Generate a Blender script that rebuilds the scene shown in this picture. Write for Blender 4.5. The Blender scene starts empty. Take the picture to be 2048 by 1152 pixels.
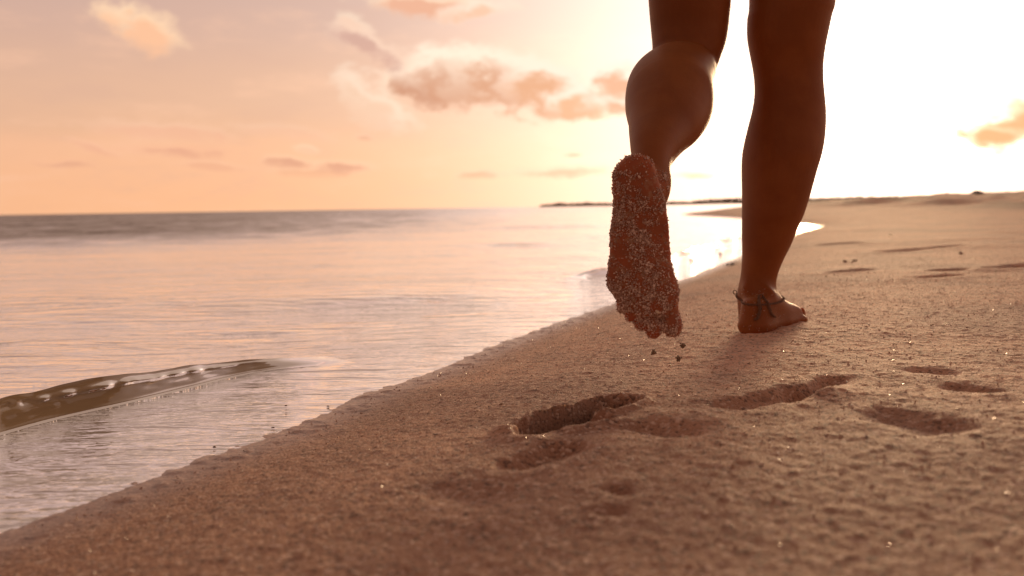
import bpy, math, random
import numpy as np
from mathutils import Vector, Matrix
from mathutils.bvhtree import BVHTree

random.seed(7)
rng = np.random.default_rng(11)
S = bpy.context.scene
C = S.collection

# ------------------------------------------------------------------ camera
FPX, W, H = 1850.0, 2048.0, 1152.0          # focal length and frame, in photo pixels
CAM = np.array([0.0, 0.0, 0.212])           # lens held 21 cm above the sand
PITCH, ROLL = math.radians(-4.99), math.radians(0.87)
Fw = np.array([0, math.cos(PITCH), math.sin(PITCH)])
U0 = np.array([0, -math.sin(PITCH), math.cos(PITCH)])
X0 = np.array([1.0, 0, 0])
Rt = X0*math.cos(ROLL) - U0*math.sin(ROLL)
Up = U0*math.cos(ROLL) + X0*math.sin(ROLL)
cam_d = bpy.data.cameras.new('camera'); cam = bpy.data.objects.new('camera', cam_d); C.objects.link(cam)
M = Matrix.Identity(4)
for i in range(3):
    M[i][0], M[i][1], M[i][2], M[i][3] = Rt[i], Up[i], -Fw[i], CAM[i]
cam.matrix_world = M
cam_d.sensor_width = 36.0
cam_d.lens = FPX/W*36.0
cam_d.clip_start = 0.02
cam_d.clip_end = 20000
cam_d.dof.use_dof = True
cam_d.dof.focus_distance = 1.28
cam_d.dof.aperture_fstop = 4.8
cam_d.dof.aperture_blades = 7
S.camera = cam

def ray(px, py):
    d = Fw*FPX + Rt*(px-W/2) - Up*(py-H/2)
    return d/np.linalg.norm(d)
def P(px, py, d):
    """surveyed point: the sight line at that bearing, d metres up the beach"""
    r = ray(px, py); return CAM + r*(d/r[1])
def PG(px, py, z=0.0):
    r = ray(px, py); return CAM + r*((z-CAM[2])/r[2])
def azel(px, py):
    r = ray(px, py); return math.atan2(r[0], r[1]), math.asin(r[2])

# ------------------------------------------------------------------ sun, sky, exposure
SUN_AZ, SUN_EL = azel(1750, 205)
S.view_settings.view_transform = 'Standard'
S.view_settings.look = 'None'
S.view_settings.exposure = 0.0
S.view_settings.gamma = 1.0
S.view_settings.use_curve_mapping = False
S.cycles.use_denoising = True
S.cycles.max_bounces = 8
S.cycles.transparent_max_bounces = 12
S.cycles.sample_clamp_indirect = 6.0
S.cycles.caustics_reflective = False

sun_d = bpy.data.lights.new('sun', 'SUN'); sun = bpy.data.objects.new('sun', sun_d); C.objects.link(sun)
sun_d.energy = 2.5
sun_d.angle = math.radians(12.0)
sun_d.color = (1.0, 0.66, 0.36)
sv = Vector((math.sin(SUN_AZ)*math.cos(SUN_EL), math.cos(SUN_AZ)*math.cos(SUN_EL), math.sin(SUN_EL)))
sun.rotation_euler = sv.to_track_quat('Z', 'Y').to_euler()

class N:
    """small arithmetic wrapper over shader node sockets"""
    def __init__(s, t, k): s.t, s.k = t, k
    def _m(s, op, b=None, c=None, clamp=False):
        n = s.t.nodes.new('ShaderNodeMath'); n.operation = op; n.use_clamp = clamp
        for i, v in enumerate((s, b, c)):
            if v is None: continue
            if isinstance(v, N): s.t.links.new(v.k, n.inputs[i])
            else: n.inputs[i].default_value = v
        return N(s.t, n.outputs[0])
    def __add__(s, b): return s._m('ADD', b)
    __radd__ = __add__
    def __mul__(s, b): return s._m('MULTIPLY', b)
    __rmul__ = __mul__
    def __sub__(s, b): return s._m('SUBTRACT', b)
    def __rsub__(s, b): return s._m('MULTIPLY', -1.0)._m('ADD', b)
    def __truediv__(s, b): return s._m('DIVIDE', b)
    def mx(s, b): return s._m('MAXIMUM', b)
    def mn(s, b): return s._m('MINIMUM', b)
    def pw(s, b): return s._m('POWER', b)
    def f(s, op, b=None): return s._m(op, b)
    def ss(s, a, b, lo=0.0, hi=1.0):
        n = s.t.nodes.new('ShaderNodeMapRange'); n.interpolation_type = 'SMOOTHSTEP'
        s.t.links.new(s.k, n.inputs[0])
        for i, v in enumerate((a, b, lo, hi)): n.inputs[i+1].default_value = v
        return N(s.t, n.outputs[0])
def mixc(t, fac, a, b):
    n = t.nodes.new('ShaderNodeMix'); n.data_type = 'RGBA'; n.clamp_factor = True
    for sock, v in ((n.inputs[0], fac), (n.inputs[6], a), (n.inputs[7], b)):
        if isinstance(v, N): t.links.new(v.k, sock)
        elif hasattr(v, 'is_output'): t.links.new(v, sock)
        elif isinstance(v, (tuple, list)): sock.default_value = (*v[:3], 1)
        else: sock.default_value = v
    return n.outputs[2]
def addc(t, a, b, op='ADD'):
    n = t.nodes.new('ShaderNodeMix'); n.data_type = 'RGBA'; n.blend_type = op; n.inputs[0].default_value = 1
    n.clamp_result = False
    for sock, v in ((n.inputs[6], a), (n.inputs[7], b)):
        if hasattr(v, 'is_output'): t.links.new(v, sock)
        else: sock.default_value = (*v[:3], 1)
    return n.outputs[2]
def scalec(t, col, fac):
    n = t.nodes.new('ShaderNodeVectorMath'); n.operation = 'SCALE'
    if hasattr(col, 'is_output'): t.links.new(col, n.inputs[0])
    else: n.inputs[0].default_value = col
    if isinstance(fac, N): t.links.new(fac.k, n.inputs[3])
    else: n.inputs[3].default_value = fac
    return n.outputs[0]
def vec(t, x, y, z):
    n = t.nodes.new('ShaderNodeCombineXYZ')
    for i, v in enumerate((x, y, z)):
        if isinstance(v, N): t.links.new(v.k, n.inputs[i])
        else: n.inputs[i].default_value = v
    return n.outputs[0]
def noise(t, v, scale, detail=2.0, rough=0.5, dist=0.0, out=0):
    n = t.nodes.new('ShaderNodeTexNoise'); t.links.new(v, n.inputs['Vector'])
    n.inputs['Scale'].default_value = scale; n.inputs['Detail'].default_value = detail
    n.inputs['Roughness'].default_value = rough; n.inputs['Distortion'].default_value = dist
    return N(t, n.outputs[out])
def mapping(t, v, scale=(1,1,1), rot=(0,0,0), loc=(0,0,0)):
    n = t.nodes.new('ShaderNodeMapping'); t.links.new(v, n.inputs[0])
    n.inputs['Scale'].default_value = scale; n.inputs['Rotation'].default_value = rot; n.inputs['Location'].default_value = loc
    return n.outputs[0]

world = bpy.data.worlds.new('World'); S.world = world; world.use_nodes = True
t = world.node_tree; t.nodes.clear()
tc = t.nodes.new('ShaderNodeTexCoord')
nrm = t.nodes.new('ShaderNodeVectorMath'); nrm.operation = 'NORMALIZE'; t.links.new(tc.outputs['Generated'], nrm.inputs[0])
D = nrm.outputs[0]
sp = t.nodes.new('ShaderNodeSeparateXYZ'); t.links.new(D, sp.inputs[0])
dx, dy, dz = (N(t, sp.outputs[i]) for i in range(3))
el = dz.f('ARCSINE')
az = dx._m('ARCTAN2', dy)
dot = t.nodes.new('ShaderNodeVectorMath'); dot.operation = 'DOT_PRODUCT'; t.links.new(D, dot.inputs[0]); dot.inputs[1].default_value = sv
ang = N(t, dot.outputs['Value'])._m('MINIMUM', 1.0).f('ARCCOSINE')           # angle from the sun
sky = t.nodes.new('ShaderNodeTexSky'); sky.sky_type = 'NISHITA'; sky.sun_disc = False
sky.sun_elevation = SUN_EL; sky.sun_rotation = SUN_AZ; sky.air_density = 1.2; sky.dust_density = 2.0
nish = scalec(t, sky.outputs[0], 0.05)
nish = addc(t, nish, (0.16, 0.085, 0.04), 'MULTIPLY')
# dusk bands by elevation
lowc = (0.90, 0.45, 0.215); midc = (0.74, 0.44, 0.30); highc = (0.53, 0.36, 0.335); zen = (0.31, 0.20, 0.155)
wob = (noise(t, mapping(t, D, (1, 1, 5)), 3.0, 4, 0.55)-0.5)*0.05
e2 = el + wob
c1 = mixc(t, e2.ss(0.0, 0.115), lowc, midc)
c2 = mixc(t, e2.ss(0.09, 0.26), c1, highc)
bank = (el*(-1.0)+0.088+wob*0.5+(noise(t, mapping(t, D, (1, 1, 3)), 14.0, 5, 0.6)-0.5)*0.02).ss(0.0, 0.022)
c2 = mixc(t, bank*0.45, c2, (0.93, 0.50, 0.31))
mottle_ = noise(t, mapping(t, D, (1, 1, 3.5)), 9.0, 7, 0.62)
c2 = mixc(t, mottle_.ss(0.50, 0.72)*0.30, c2, (0.95, 0.56, 0.38))
c2 = mixc(t, mottle_.ss(0.50, 0.30)*0.20, c2, (0.60, 0.36, 0.29))
c3 = mixc(t, el.ss(0.22, 0.85), c2, zen)
back = ang.ss(0.75, 2.2)                                                      # the sky opposite the sun is dimmer
c4 = addc(t, c3, mixc(t, back, (1, 1, 1), (0.50, 0.40, 0.36)), 'MULTIPLY')
glow = (ang*ang*(-1/(2*0.215**2))).f('EXPONENT')
glow2 = (ang*(-1/0.30)).f('EXPONENT')
core = (ang*ang*(-1/(2*0.06**2))).f('EXPONENT')
c5 = addc(t, c4, scalec(t, (0.86, 0.86, 0.83), glow*1.05))
c5 = addc(t, c5, scalec(t, (0.60, 0.445, 0.27), glow2*1.25))
c5 = addc(t, c5, scalec(t, (1.0, 0.88, 0.7), core*2.5))
# clouds: bearing, height, half width, half height, tilt, body colour, bright edge colour, opacity
clouds = [
    (236, 40, 38, 28, 0.5, (0.97, 0.55, 0.34), (1.0, 0.68, 0.45), 1.0),
    (286, 52, 62, 38, 0.30, (0.97, 0.55, 0.34), (1.0, 0.68, 0.45), 1.0),
    (262, 26, 30, 20, -0.3, (0.97, 0.60, 0.38), (1.0, 0.70, 0.47), 1.0),
    (1010, 182, 235, 34, 0.10, (0.76, 0.42, 0.27), (1.1, 0.86, 0.68), 1.0),
    (840, 168, 60, 38, 0.15, (0.62, 0.31, 0.20), (1.0, 0.74, 0.55), 1.0),
    (910, 152, 90, 52, 0.10, (0.68, 0.36, 0.235), (1.1, 0.88, 0.70), 1.0),
    (1005, 160, 115, 62, 0.20, (0.72, 0.39, 0.25), (1.1, 0.90, 0.72), 1.0),
    (1090, 180, 110, 50, 0.30, (0.80, 0.45, 0.28), (1.1, 0.90, 0.74), 1.0),
    (1175, 205, 95, 28, 0.10, (0.88, 0.52, 0.33), (1.1, 0.92, 0.76), 1.0),
    (1245, 165, 60, 44, 0.0, (0.84, 0.50, 0.34), (1.15, 0.95, 0.80), 1.0),
    (1260, 205, 80, 22, 0.0, (0.84, 0.50, 0.34), (1.15, 0.95, 0.80), 1.0),
    (735, 84, 92, 26, 0.45, (0.66, 0.40, 0.33), (0.98, 0.70, 0.54), 0.8),
    (695, 42, 44, 15, 0.25, (0.95, 0.66, 0.50), (1.0, 0.78, 0.60), 0.9),
    (845, 8, 150, 26, 0.05, (0.86, 0.47, 0.32), (1.0, 0.72, 0.52), 1.0),
    (960, 22, 80, 26, -0.1, (0.95, 0.60, 0.42), (1.05, 0.82, 0.66), 0.9),
    (740, 205, 90, 42, 0.55, (0.93, 0.66, 0.48), (1.05, 0.86, 0.68), 0.6),
    (820, 245, 50, 22, 0.3, (0.93, 0.66, 0.48), (1.05, 0.86, 0.68), 0.5),
    (2030, 245, 75, 38, -0.5, (0.84, 0.45, 0.27), (1.05, 0.80, 0.55), 1.0),
    (1990, 268, 60, 16, 0.05, (0.84, 0.45, 0.27), (1.05, 0.80, 0.55), 1.0),
    (335, 302, 105, 13, 0.02, (0.76, 0.38, 0.26), (0.94, 0.50, 0.32), 0.7),
    (585, 322, 50, 15, 0.1, (0.72, 0.37, 0.25), (1.0, 0.64, 0.42), 0.75),
    (640, 345, 90, 10, 0.0, (0.84, 0.46, 0.28), (1.0, 0.62, 0.40), 0.5),
    (420, 330, 80, 10, 0.1, (0.82, 0.42, 0.27), (0.98, 0.58, 0.38), 0.5),
    (200, 300, 60, 9, 0.3, (0.84, 0.43, 0.29), (0.97, 0.56, 0.38), 0.5),
    (560, 262, 120, 16, 0.1, (0.93, 0.55, 0.38), (0.98, 0.64, 0.46), 0.45),
    (610, 298, 26, 10, 0.1, (0.95, 0.6, 0.4), (1.0, 0.72, 0.5), 0.7),
    (690, 330, 62, 15, 0.05, (0.72, 0.37, 0.25), (1.0, 0.64, 0.42), 0.75),
    (120, 326, 60, 8, 0.05, (0.70, 0.35, 0.24), (0.93, 0.50, 0.32), 0.5),
    (330, 262, 130, 20, 0.08, (0.90, 0.49, 0.33), (0.97, 0.60, 0.42), 0.6),
    (725, 275, 24, 7, 0.08, (0.80, 0.45, 0.30), (0.97, 0.62, 0.44), 0.6),
    (955, 348, 50, 9, 0.0, (0.84, 0.52, 0.34), (1.0, 0.7, 0.5), 0.7),
    (1110, 345, 110, 13, 0.0, (0.86, 0.56, 0.38), (1.0, 0.75, 0.55), 0.7),
    (1145, 310, 26, 5, 0.0, (0.86, 0.56, 0.38), (1.0, 0.75, 0.55), 0.7),
    (1395, 352, 50, 8, 0.0, (0.86, 0.58, 0.40), (1.0, 0.75, 0.55), 0.7),
    (-420, 60, 150, 60, 0.2, (0.80, 0.44, 0.32), (0.95, 0.58, 0.42), 0.9),
    (2600, 60, 240, 70, -0.1, (0.80, 0.46, 0.32), (1.05, 0.8, 0.6), 0.9),
    (500, -260, 300, 70, 0.1, (0.72, 0.42, 0.34), (0.95, 0.62, 0.5), 0.8),
]
nz = noise(t, mapping(t, D, (1, 1, 1.6)), 19.0, 6, 0.52, 0.25)
nzf = noise(t, mapping(t, D, (1, 1, 1.8)), 62.0, 5, 0.55, 0.2)
pert = (nz-0.5)*1.7 + (nzf-0.5)*0.9
wa = (noise(t, mapping(t, D, (1, 1, 1.4), loc=(5, 2, 1)), 17.0, 4, 0.55)-0.5)*0.055
we = (noise(t, mapping(t, D, (1, 1, 1.4), loc=(1, 7, 3)), 17.0, 4, 0.55)-0.5)*0.035
col = c5
azw = az+wa; elw = el+we
for (px, py, hw, hh, tilt, body, edge, op) in clouds:
    a0, e0 = azel(px, py)
    wk = min(1.0, hh/32.0) if px > 400 else 0.35; ux = (az+wa*wk-a0)*(FPX/hw); uy = (el+we*wk-e0)*(FPX/hh)
    k = hw/hh
    u = ux*math.cos(tilt) - uy*(math.sin(tilt)/k)
    v = ux*(math.sin(tilt)*k) + uy*math.cos(tilt)
    r = (u*u + v*v).f('SQRT')
    dens = (1.0-r) + pert*(0.75 if hh > 45 or hw > 200 else 1.0)
    m = dens.ss(-0.30, 0.50 if hh > 25 else 0.85)*((2.2-r).ss(0.0, 0.6))
    # lit on the upper side and on the side of the sun
    lit = (dens - v*0.55 - 0.22).ss(-0.15, 0.5)
    col = mixc(t, m*op, col, mixc(t, lit, edge, body))
# thin cloud banks elsewhere, the same all round
gen = noise(t, mapping(t, D, (1, 1, 4.0), loc=(3.1, 1.7, 0.4)), 2.6, 8, 0.6).ss(0.56, 0.78)*(az.f('ABSOLUTE').ss(0.55, 0.8))
col = mixc(t, gen*0.55, col, scalec(t, (0.9, 0.5, 0.4), ang.ss(0.5, 2.4, 0.95, 0.4)))
col = addc(t, col, nish)
bg = t.nodes.new('ShaderNodeBackground'); t.links.new(col, bg.inputs[0]); bg.inputs[1].default_value = 1.0
wo = t.nodes.new('ShaderNodeOutputWorld'); t.links.new(bg.outputs[0], wo.inputs[0])
world.cycles.sampling_method = 'MANUAL'; world.cycles.sample_map_resolution = 1024

# ------------------------------------------------------------------ helpers
def mat(name):
    m = bpy.data.materials.new(name); m.use_nodes = True
    nt = m.node_tree; b = nt.nodes['Principled BSDF']
    return m, nt, b
def geo_pos(nt):
    g = nt.nodes.new('ShaderNodeNewGeometry'); return g.outputs['Position']
def attr(nt, name):
    a = nt.nodes.new('ShaderNodeAttribute'); a.attribute_name = name; return N(nt, a.outputs['Fac'])
def bump(nt, h, strength, dist, normal=None):
    b = nt.nodes.new('ShaderNodeBump'); nt.links.new(h.k, b.inputs['Height'])
    if isinstance(strength, N): nt.links.new(strength.k, b.inputs['Strength'])
    else: b.inputs['Strength'].default_value = strength
    b.inputs['Distance'].default_value = dist
    if normal is not None: nt.links.new(normal, b.inputs['Normal'])
    return b.outputs[0]
def mesh_np(name, V, F, smooth=True, attrs=None):
    """F: (n,k) int array of equal-sided faces"""
    me = bpy.data.meshes.new(name)
    V = np.ascontiguousarray(V, dtype=np.float32); F = np.ascontiguousarray(F, dtype=np.int32)
    k = F.shape[1]
    me.vertices.add(len(V)); me.vertices.foreach_set('co', V.ravel())
    me.loops.add(F.size); me.loops.foreach_set('vertex_index', F.ravel())
    me.polygons.add(len(F)); me.polygons.foreach_set('loop_start', np.arange(0, F.size, k, dtype=np.int32))
    me.polygons.foreach_set('use_smooth', np.full(len(F), smooth))
    me.update(calc_edges=True); me.validate()
    for an, av in (attrs or {}).items():
        a = me.attributes.new(an, 'FLOAT', 'POINT'); a.data.foreach_set('value', np.ascontiguousarray(av, dtype=np.float32))
    return me
def link(name, me, m=None, parent=None, **props):
    o = bpy.data.objects.new(name, me); C.objects.link(o)
    if m is not None and me is not None and not me.materials: me.materials.append(m)
    if parent is not None: o.parent = parent
    for k, v in props.items(): o[k] = v
    return o

def vnoise(x, y, seed=0):
    xi = np.floor(x).astype(np.int64); yi = np.floor(y).astype(np.int64)
    fx = x-xi; fy = y-yi
    fx = fx*fx*fx*(fx*(fx*6-15)+10); fy = fy*fy*fy*(fy*(fy*6-15)+10)
    def h(a, b):
        n = (a*374761393 + b*668265263 + seed*1442695041) & 0xffffffff
        n = ((n ^ (n >> 13))*1274126177) & 0xffffffff
        n = (n ^ (n >> 16)) & 0xffffffff
        return n/4294967295.0
    return ((h(xi, yi)*(1-fx)+h(xi+1, yi)*fx)*(1-fy) + (h(xi, yi+1)*(1-fx)+h(xi+1, yi+1)*fx)*fy)*2-1
def fbm(x, y, wl, octs=3, gain=0.5, seed=0):
    out = 0; a = 1.0; f = 1.0/wl
    for i in range(octs):
        c, s = math.cos(0.7*i+0.3), math.sin(0.7*i+0.3)
        out = out + a*vnoise((x*c-y*s)*f+17.3*i, (x*s+y*c)*f-9.1*i, seed+i*7); a *= gain; f *= 2.03
    return out
def sstep(a, b, x):
    t_ = np.clip((x-a)/(b-a), 0, 1); return t_*t_*(3-2*t_)

def spline(keys, n):
    """Catmull-Rom resample of key rows"""
    K = np.array(keys, float); m_ = len(K); out = []
    for i in range(n):
        tt = i/(n-1)*(m_-1); k = min(int(tt), m_-2); f = tt-k
        p0, p1, p2, p3 = K[max(k-1, 0)], K[k], K[k+1], K[min(k+2, m_-1)]
        out.append(0.5*((2*p1)+(-p0+p2)*f+(2*p0-5*p1+4*p2-p3)*f*f+(-p0+3*p1-3*p2+p3)*f**3))
    return np.array(out)

# ------------------------------------------------------------------ the lie of the beach
WL = -0.058                                    # still water level
shore_px = [(32, 1058), (160, 1012), (323, 952), (406, 920), (522, 882), (637, 833), (740, 786), (813, 763), (898, 731),
            (1000, 690), (1100, 652), (1230, 607), (1310, 577), (1380, 552), (1425, 535), (1490, 508), (1545, 483),
            (1590, 466), (1618, 459), (1636, 454), (1612, 448.5), (1540, 442), (1480, 436.5), (1420, 432), (1362, 429)]
shore = [PG(px, py, WL)[:2] for px, py in shore_px]
tip = shore[-1]
shore = [np.array((-60., -90.)), np.array((-6.0, -9.0)), np.array((-1.6, -1.6)), np.array((-0.72, 0.15))] + shore
shore += [tip+np.array((0.25, 1.2)), PG(1400, 424, WL)[:2], PG(1440, 418.5, WL)[:2], PG(1478, 413.5, WL)[:2], np.array((150., 500.)), np.array((2600., 5200.))]
shore = np.array(shore)
land_poly = np.vstack([shore, [(5200., 4000.), (5200., -5000.), (-60., -5000.)]])
def seg_dist(x, y, A, B):
    ax, ay = A; bx, by = B; vx, vy = bx-ax, by-ay
    tt = np.clip(((x-ax)*vx+(y-ay)*vy)/(vx*vx+vy*vy), 0, 1)
    return np.hypot(x-ax-tt*vx, y-ay-tt*vy), tt
def shore_sd(x, y):
    d = np.full(x.shape, 1e9)
    for A, B in zip(shore[:-1], shore[1:]):
        d = np.minimum(d, seg_dist(x, y, A, B)[0])
    ins = np.zeros(x.shape, bool)
    n = len(land_poly)
    for i in range(n):
        x1, y1 = land_poly[i]; x2, y2 = land_poly[(i+1) % n]
        if y1 == y2: continue
        c = ((y1 > y) != (y2 > y)) & (x < (x2-x1)*(y-y1)/(y2-y1)+x1)
        ins ^= c
    return np.where(ins, d, -d)

# footprints and hollows: (image ends A, B), half width, depth, rim, edge sharpness
holes = []
def hole(a, b, w, dep, rim=0.25, sh=0.012):
    holes.append((PG(*a)[:2], PG(*b)[:2], w, dep, rim, sh))
hole((1082, 828), (1108, 822), 0.028, 0.046, 0.10, 0.005)
hole((1105, 820), (1190, 803), 0.025, 0.052, 0.10, 0.004)
hole((1190, 803), (1224, 793), 0.034, 0.052, 0.10, 0.004)
hole((1062, 842), (1185, 826), 0.016, 0.016, 0.10, 0.006)
hole((1470, 812), (1590, 795), 0.024, 0.012, 0.12, 0.017)
hole((1610, 790), (1668, 773), 0.020, 0.014, 0.12, 0.013)
hole((1045, 903), (1125, 882), 0.022, 0.011, 0.15, 0.012)
hole((1842, 757), (1885, 763), 0.016, 0.008, 0.12, 0.020)
hole((1920, 795), (1955, 799), 0.016, 0.008, 0.12, 0.020)
hole((1790, 850), (1870, 875), 0.028, 0.010, 0.10, 0.030)
hole((1222, 972), (1245, 980), 0.007, 0.007, 0.1, 0.009)
hole((1210, 1014), (1245, 1018), 0.008, 0.004, 0.1, 0.010)
hole((890, 952), (960, 975), 0.022, 0.004, 0.1, 0.02)
hole((1300, 848), (1345, 862), 0.020, 0.010, 0.1, 0.018)
# distant ones
hole((1660, 487), (1690, 487), 0.07, 0.022, 0.2, 0.05)
hole((1790, 507), (1900, 500), 0.05, 0.022, 0.2, 0.05)
hole((1680, 543), (1720, 540), 0.035, 0.016, 0.2, 0.03)
hole((1880, 548), (1905, 549), 0.03, 0.016, 0.2, 0.03)
hole((1860, 562), (1895, 560), 0.03, 0.016, 0.2, 0.03)
hole((2000, 548), (2060, 545), 0.04, 0.016, 0.2, 0.03)
mounds = [((1030, 835), (1060, 862), 0.02, 0.004), ((1300, 820), (1400, 845), 0.03, 0.003), ((1640, 800), (1760, 800), 0.03, 0.002),
          ((1645, 803), (1665, 800), 0.008, 0.004), ((1478, 671), (1545, 674), 0.012, 0.004), ((1560, 668), (1600, 652), 0.012, 0.004), ((1130, 845), (1250, 835), 0.010, 0.005)]
mounds = [(PG(*a)[:2], PG(*b)[:2], w, h) for a, b, w, h in mounds]

def land_h(x, y, s=None, detail=True):
    if s is None: s = shore_sd(x, y)
    sw = s + fbm(x, y, 0.35, 3, 0.55, 3)*0.0025*np.clip(np.hypot(x, y), 0.5, 3)
    up = np.interp(sw, [0, 0.045, 0.12, 0.30, 0.55, 1.5, 3.0, 4.5, 7.5, 11, 18, 30, 90],
                   [0, 0.003, 0.014, 0.041, 0.058, 0.095, 0.17, 0.285, 0.39, 0.515, 0.62, 0.72, 0.8])
    dn = np.interp(-sw, [0, 0.15, 0.5, 1.5, 5, 20, 200], [0, 0.016, 0.05, 0.14, 0.35, 1.0, 3.0])
    z = WL + np.where(sw > 0, up, -dn)
    r = np.hypot(x, y)
    above = sstep(-0.2, 0.3, sw)
    z = z + fbm(x, y, 0.42, 2, 0.5, 21)*0.0045*above*sstep(0.05, .5, sw)
    far = sstep(2.0, 5.0, sw)*sstep(5, 11, r)
    z = z + (fbm(x, y, 2.6, 3, 0.55, 33)*0.05+fbm(x, y*0.5, 1.0, 3, 0.6, 35)*0.06)*far
    if detail:
        wx = x + fbm(x, y, 0.05, 4, 0.55, 5)*0.006; wy = y + fbm(x, y, 0.05, 4, 0.55, 9)*0.006
        for A, B, w, dep, rim, sh in holes:
            m = (np.abs(x-(A[0]+B[0])/2) < 3*w+abs(A[0]-B[0])+.1) & (np.abs(y-(A[1]+B[1])/2) < 3*w+abs(A[1]-B[1])+.1)
            if not m.any(): continue
            d = seg_dist(wx[m], wy[m], A, B)[0]
            z[m] += -dep*(1-sstep(w-sh, w+sh*0.6, d)) + dep*rim*np.exp(-((d-w-sh*1.6)/(sh*1.4))**2)
        for A, B, w, h in mounds:
            m = (np.abs(x-A[0]) < .5) & (np.abs(y-A[1]) < .5)
            if m.any():
                d = seg_dist(wx[m], wy[m], A, B)[0]; z[m] += h*np.exp(-(d/w)**2)
        near = 1-sstep(4.0, 9.0, r)
        tread = 0.35 + 0.65*sstep(-0.25, 0.35, fbm(x, y, 0.5, 2, 0.5, 61))
        z = z + near*above*(fbm(x, y, 0.13, 2, 0.5, 41)*0.0010*tread*sstep(0.0, 0.2, sw) + (1-sstep(2.5, 3.2, r))*fbm(x, y, 0.020, 3, 0.65, 51)*0.0004*(0.5+tread*.6))
        lump = fbm(x, y, 0.012, 2, 0.6, 71); fine = 1-sstep(2.5, 3.2, r)
        z = z + fine*above*(np.clip(lump-0.35, 0, 1)*0.0010 + vnoise(x/0.0075, y/0.0075, 81)*0.0006)
        # coarse crumbs heaped along the waterline
        edge = np.exp(-((sw-0.025)/0.045)**2)
        z = z + edge*fine*np.clip(fbm(x, y, 0.02, 2, 0.6, 91), 0, 1)*0.0022
    return z

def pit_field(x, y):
    """how far inside a freshly kicked print: there its inner shade and moist sand are painted dark"""
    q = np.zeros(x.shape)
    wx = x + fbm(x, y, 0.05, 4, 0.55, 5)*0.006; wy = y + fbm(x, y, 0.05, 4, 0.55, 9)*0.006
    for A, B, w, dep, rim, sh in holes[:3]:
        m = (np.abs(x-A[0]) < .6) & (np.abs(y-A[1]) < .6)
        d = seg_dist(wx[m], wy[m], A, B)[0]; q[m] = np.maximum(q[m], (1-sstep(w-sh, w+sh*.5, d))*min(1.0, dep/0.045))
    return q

def polar_grid(ang_dense, n_dense, n_rest, radii):
    a = np.concatenate([np.linspace(-ang_dense, ang_dense, n_dense), np.linspace(ang_dense, 2*math.pi-ang_dense, n_rest+2)[1:-1]])
    R, A = np.meshgrid(radii, a, indexing='ij')
    return R, A
def polar_faces(nr, na, skip=None):
    i = np.arange(nr-1)[:, None]; j = np.arange(na)[None, :]
    j2 = (j+1) % na
    F = np.stack([i*na+j, i*na+j2, (i+1)*na+j2, (i+1)*na+j], -1).reshape(-1, 4)
    return F[:, ::-1]
CY = -0.10                                       # grid centre, a little behind the lens
rad = np.concatenate([[0.02, 0.15, 0.28], np.linspace(0.36, 0.70, 80), np.linspace(0.704, 3.2, 600), np.geomspace(3.22, 14, 150), np.geomspace(14.3, 90, 80), np.geomspace(96, 6000, 40)])
Rg, Ag = polar_grid(math.radians(38), 620, 50, rad)
X, Y = Rg*np.sin(Ag), CY+Rg*np.cos(Ag)
s_land = shore_sd(X, Y)
Z = land_h(X, Y, s_land)
tread_a = fbm(X, Y, 0.35, 3, 0.5, 101)
F = polar_faces(*Rg.shape)
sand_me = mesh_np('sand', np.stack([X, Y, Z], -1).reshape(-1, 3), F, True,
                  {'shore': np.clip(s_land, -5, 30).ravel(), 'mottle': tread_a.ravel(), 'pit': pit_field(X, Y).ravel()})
m, nt, b = mat('coral_sand')
pos = geo_pos(nt)
sh_ = attr(nt, 'shore'); mo = attr(nt, 'mottle')
vor = nt.nodes.new('ShaderNodeTexVoronoi'); nt.links.new(pos, vor.inputs['Vector']); vor.inputs['Scale'].default_value = 330
vsep = nt.nodes.new('ShaderNodeSeparateColor'); nt.links.new(vor.outputs['Color'], vsep.inputs[0])
g1 = N(nt, vsep.outputs[0]); g2 = N(nt, vsep.outputs[1])
n1 = noise(nt, pos, 9.0, 4, 0.6); n2 = noise(nt, pos, 120.0, 3, 0.7); n3 = noise(nt, pos, 34.0, 3, 0.6)
base = mixc(nt, n1.ss(0.35, 0.68), (0.79, 0.475, 0.32), (0.73, 0.45, 0.315))
base = mixc(nt, mo.ss(0.15, 0.75)*0.40, base, (0.33, 0.215, 0.18))
base = mixc(nt, n3.ss(0.50, 0.72)*0.40, base, (0.36, 0.215, 0.155))
n4 = noise(nt, mapping(nt, pos, (1, 1.6, 1)), 22.0, 4, 0.65, 0.5)
base = mixc(nt, n4.ss(0.53, 0.66)*0.5, base, (0.30, 0.19, 0.155))
base = mixc(nt, n2.ss(0.50, 0.66)*0.5, base, (0.27, 0.165, 0.12))
# light falling off towards the lens, painted as a ragged patch of darker sand
sy = nt.nodes.new('ShaderNodeSeparateXYZ'); nt.links.new(pos, sy.inputs[0])
near_shade = (N(nt, sy.outputs[1])*(-1.0)+(n1-0.5)*0.8+(mo*0.12)).ss(-1.45, -0.70)
base = mixc(nt, near_shade*0.72, base, (0.35, 0.18, 0.108))
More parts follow.
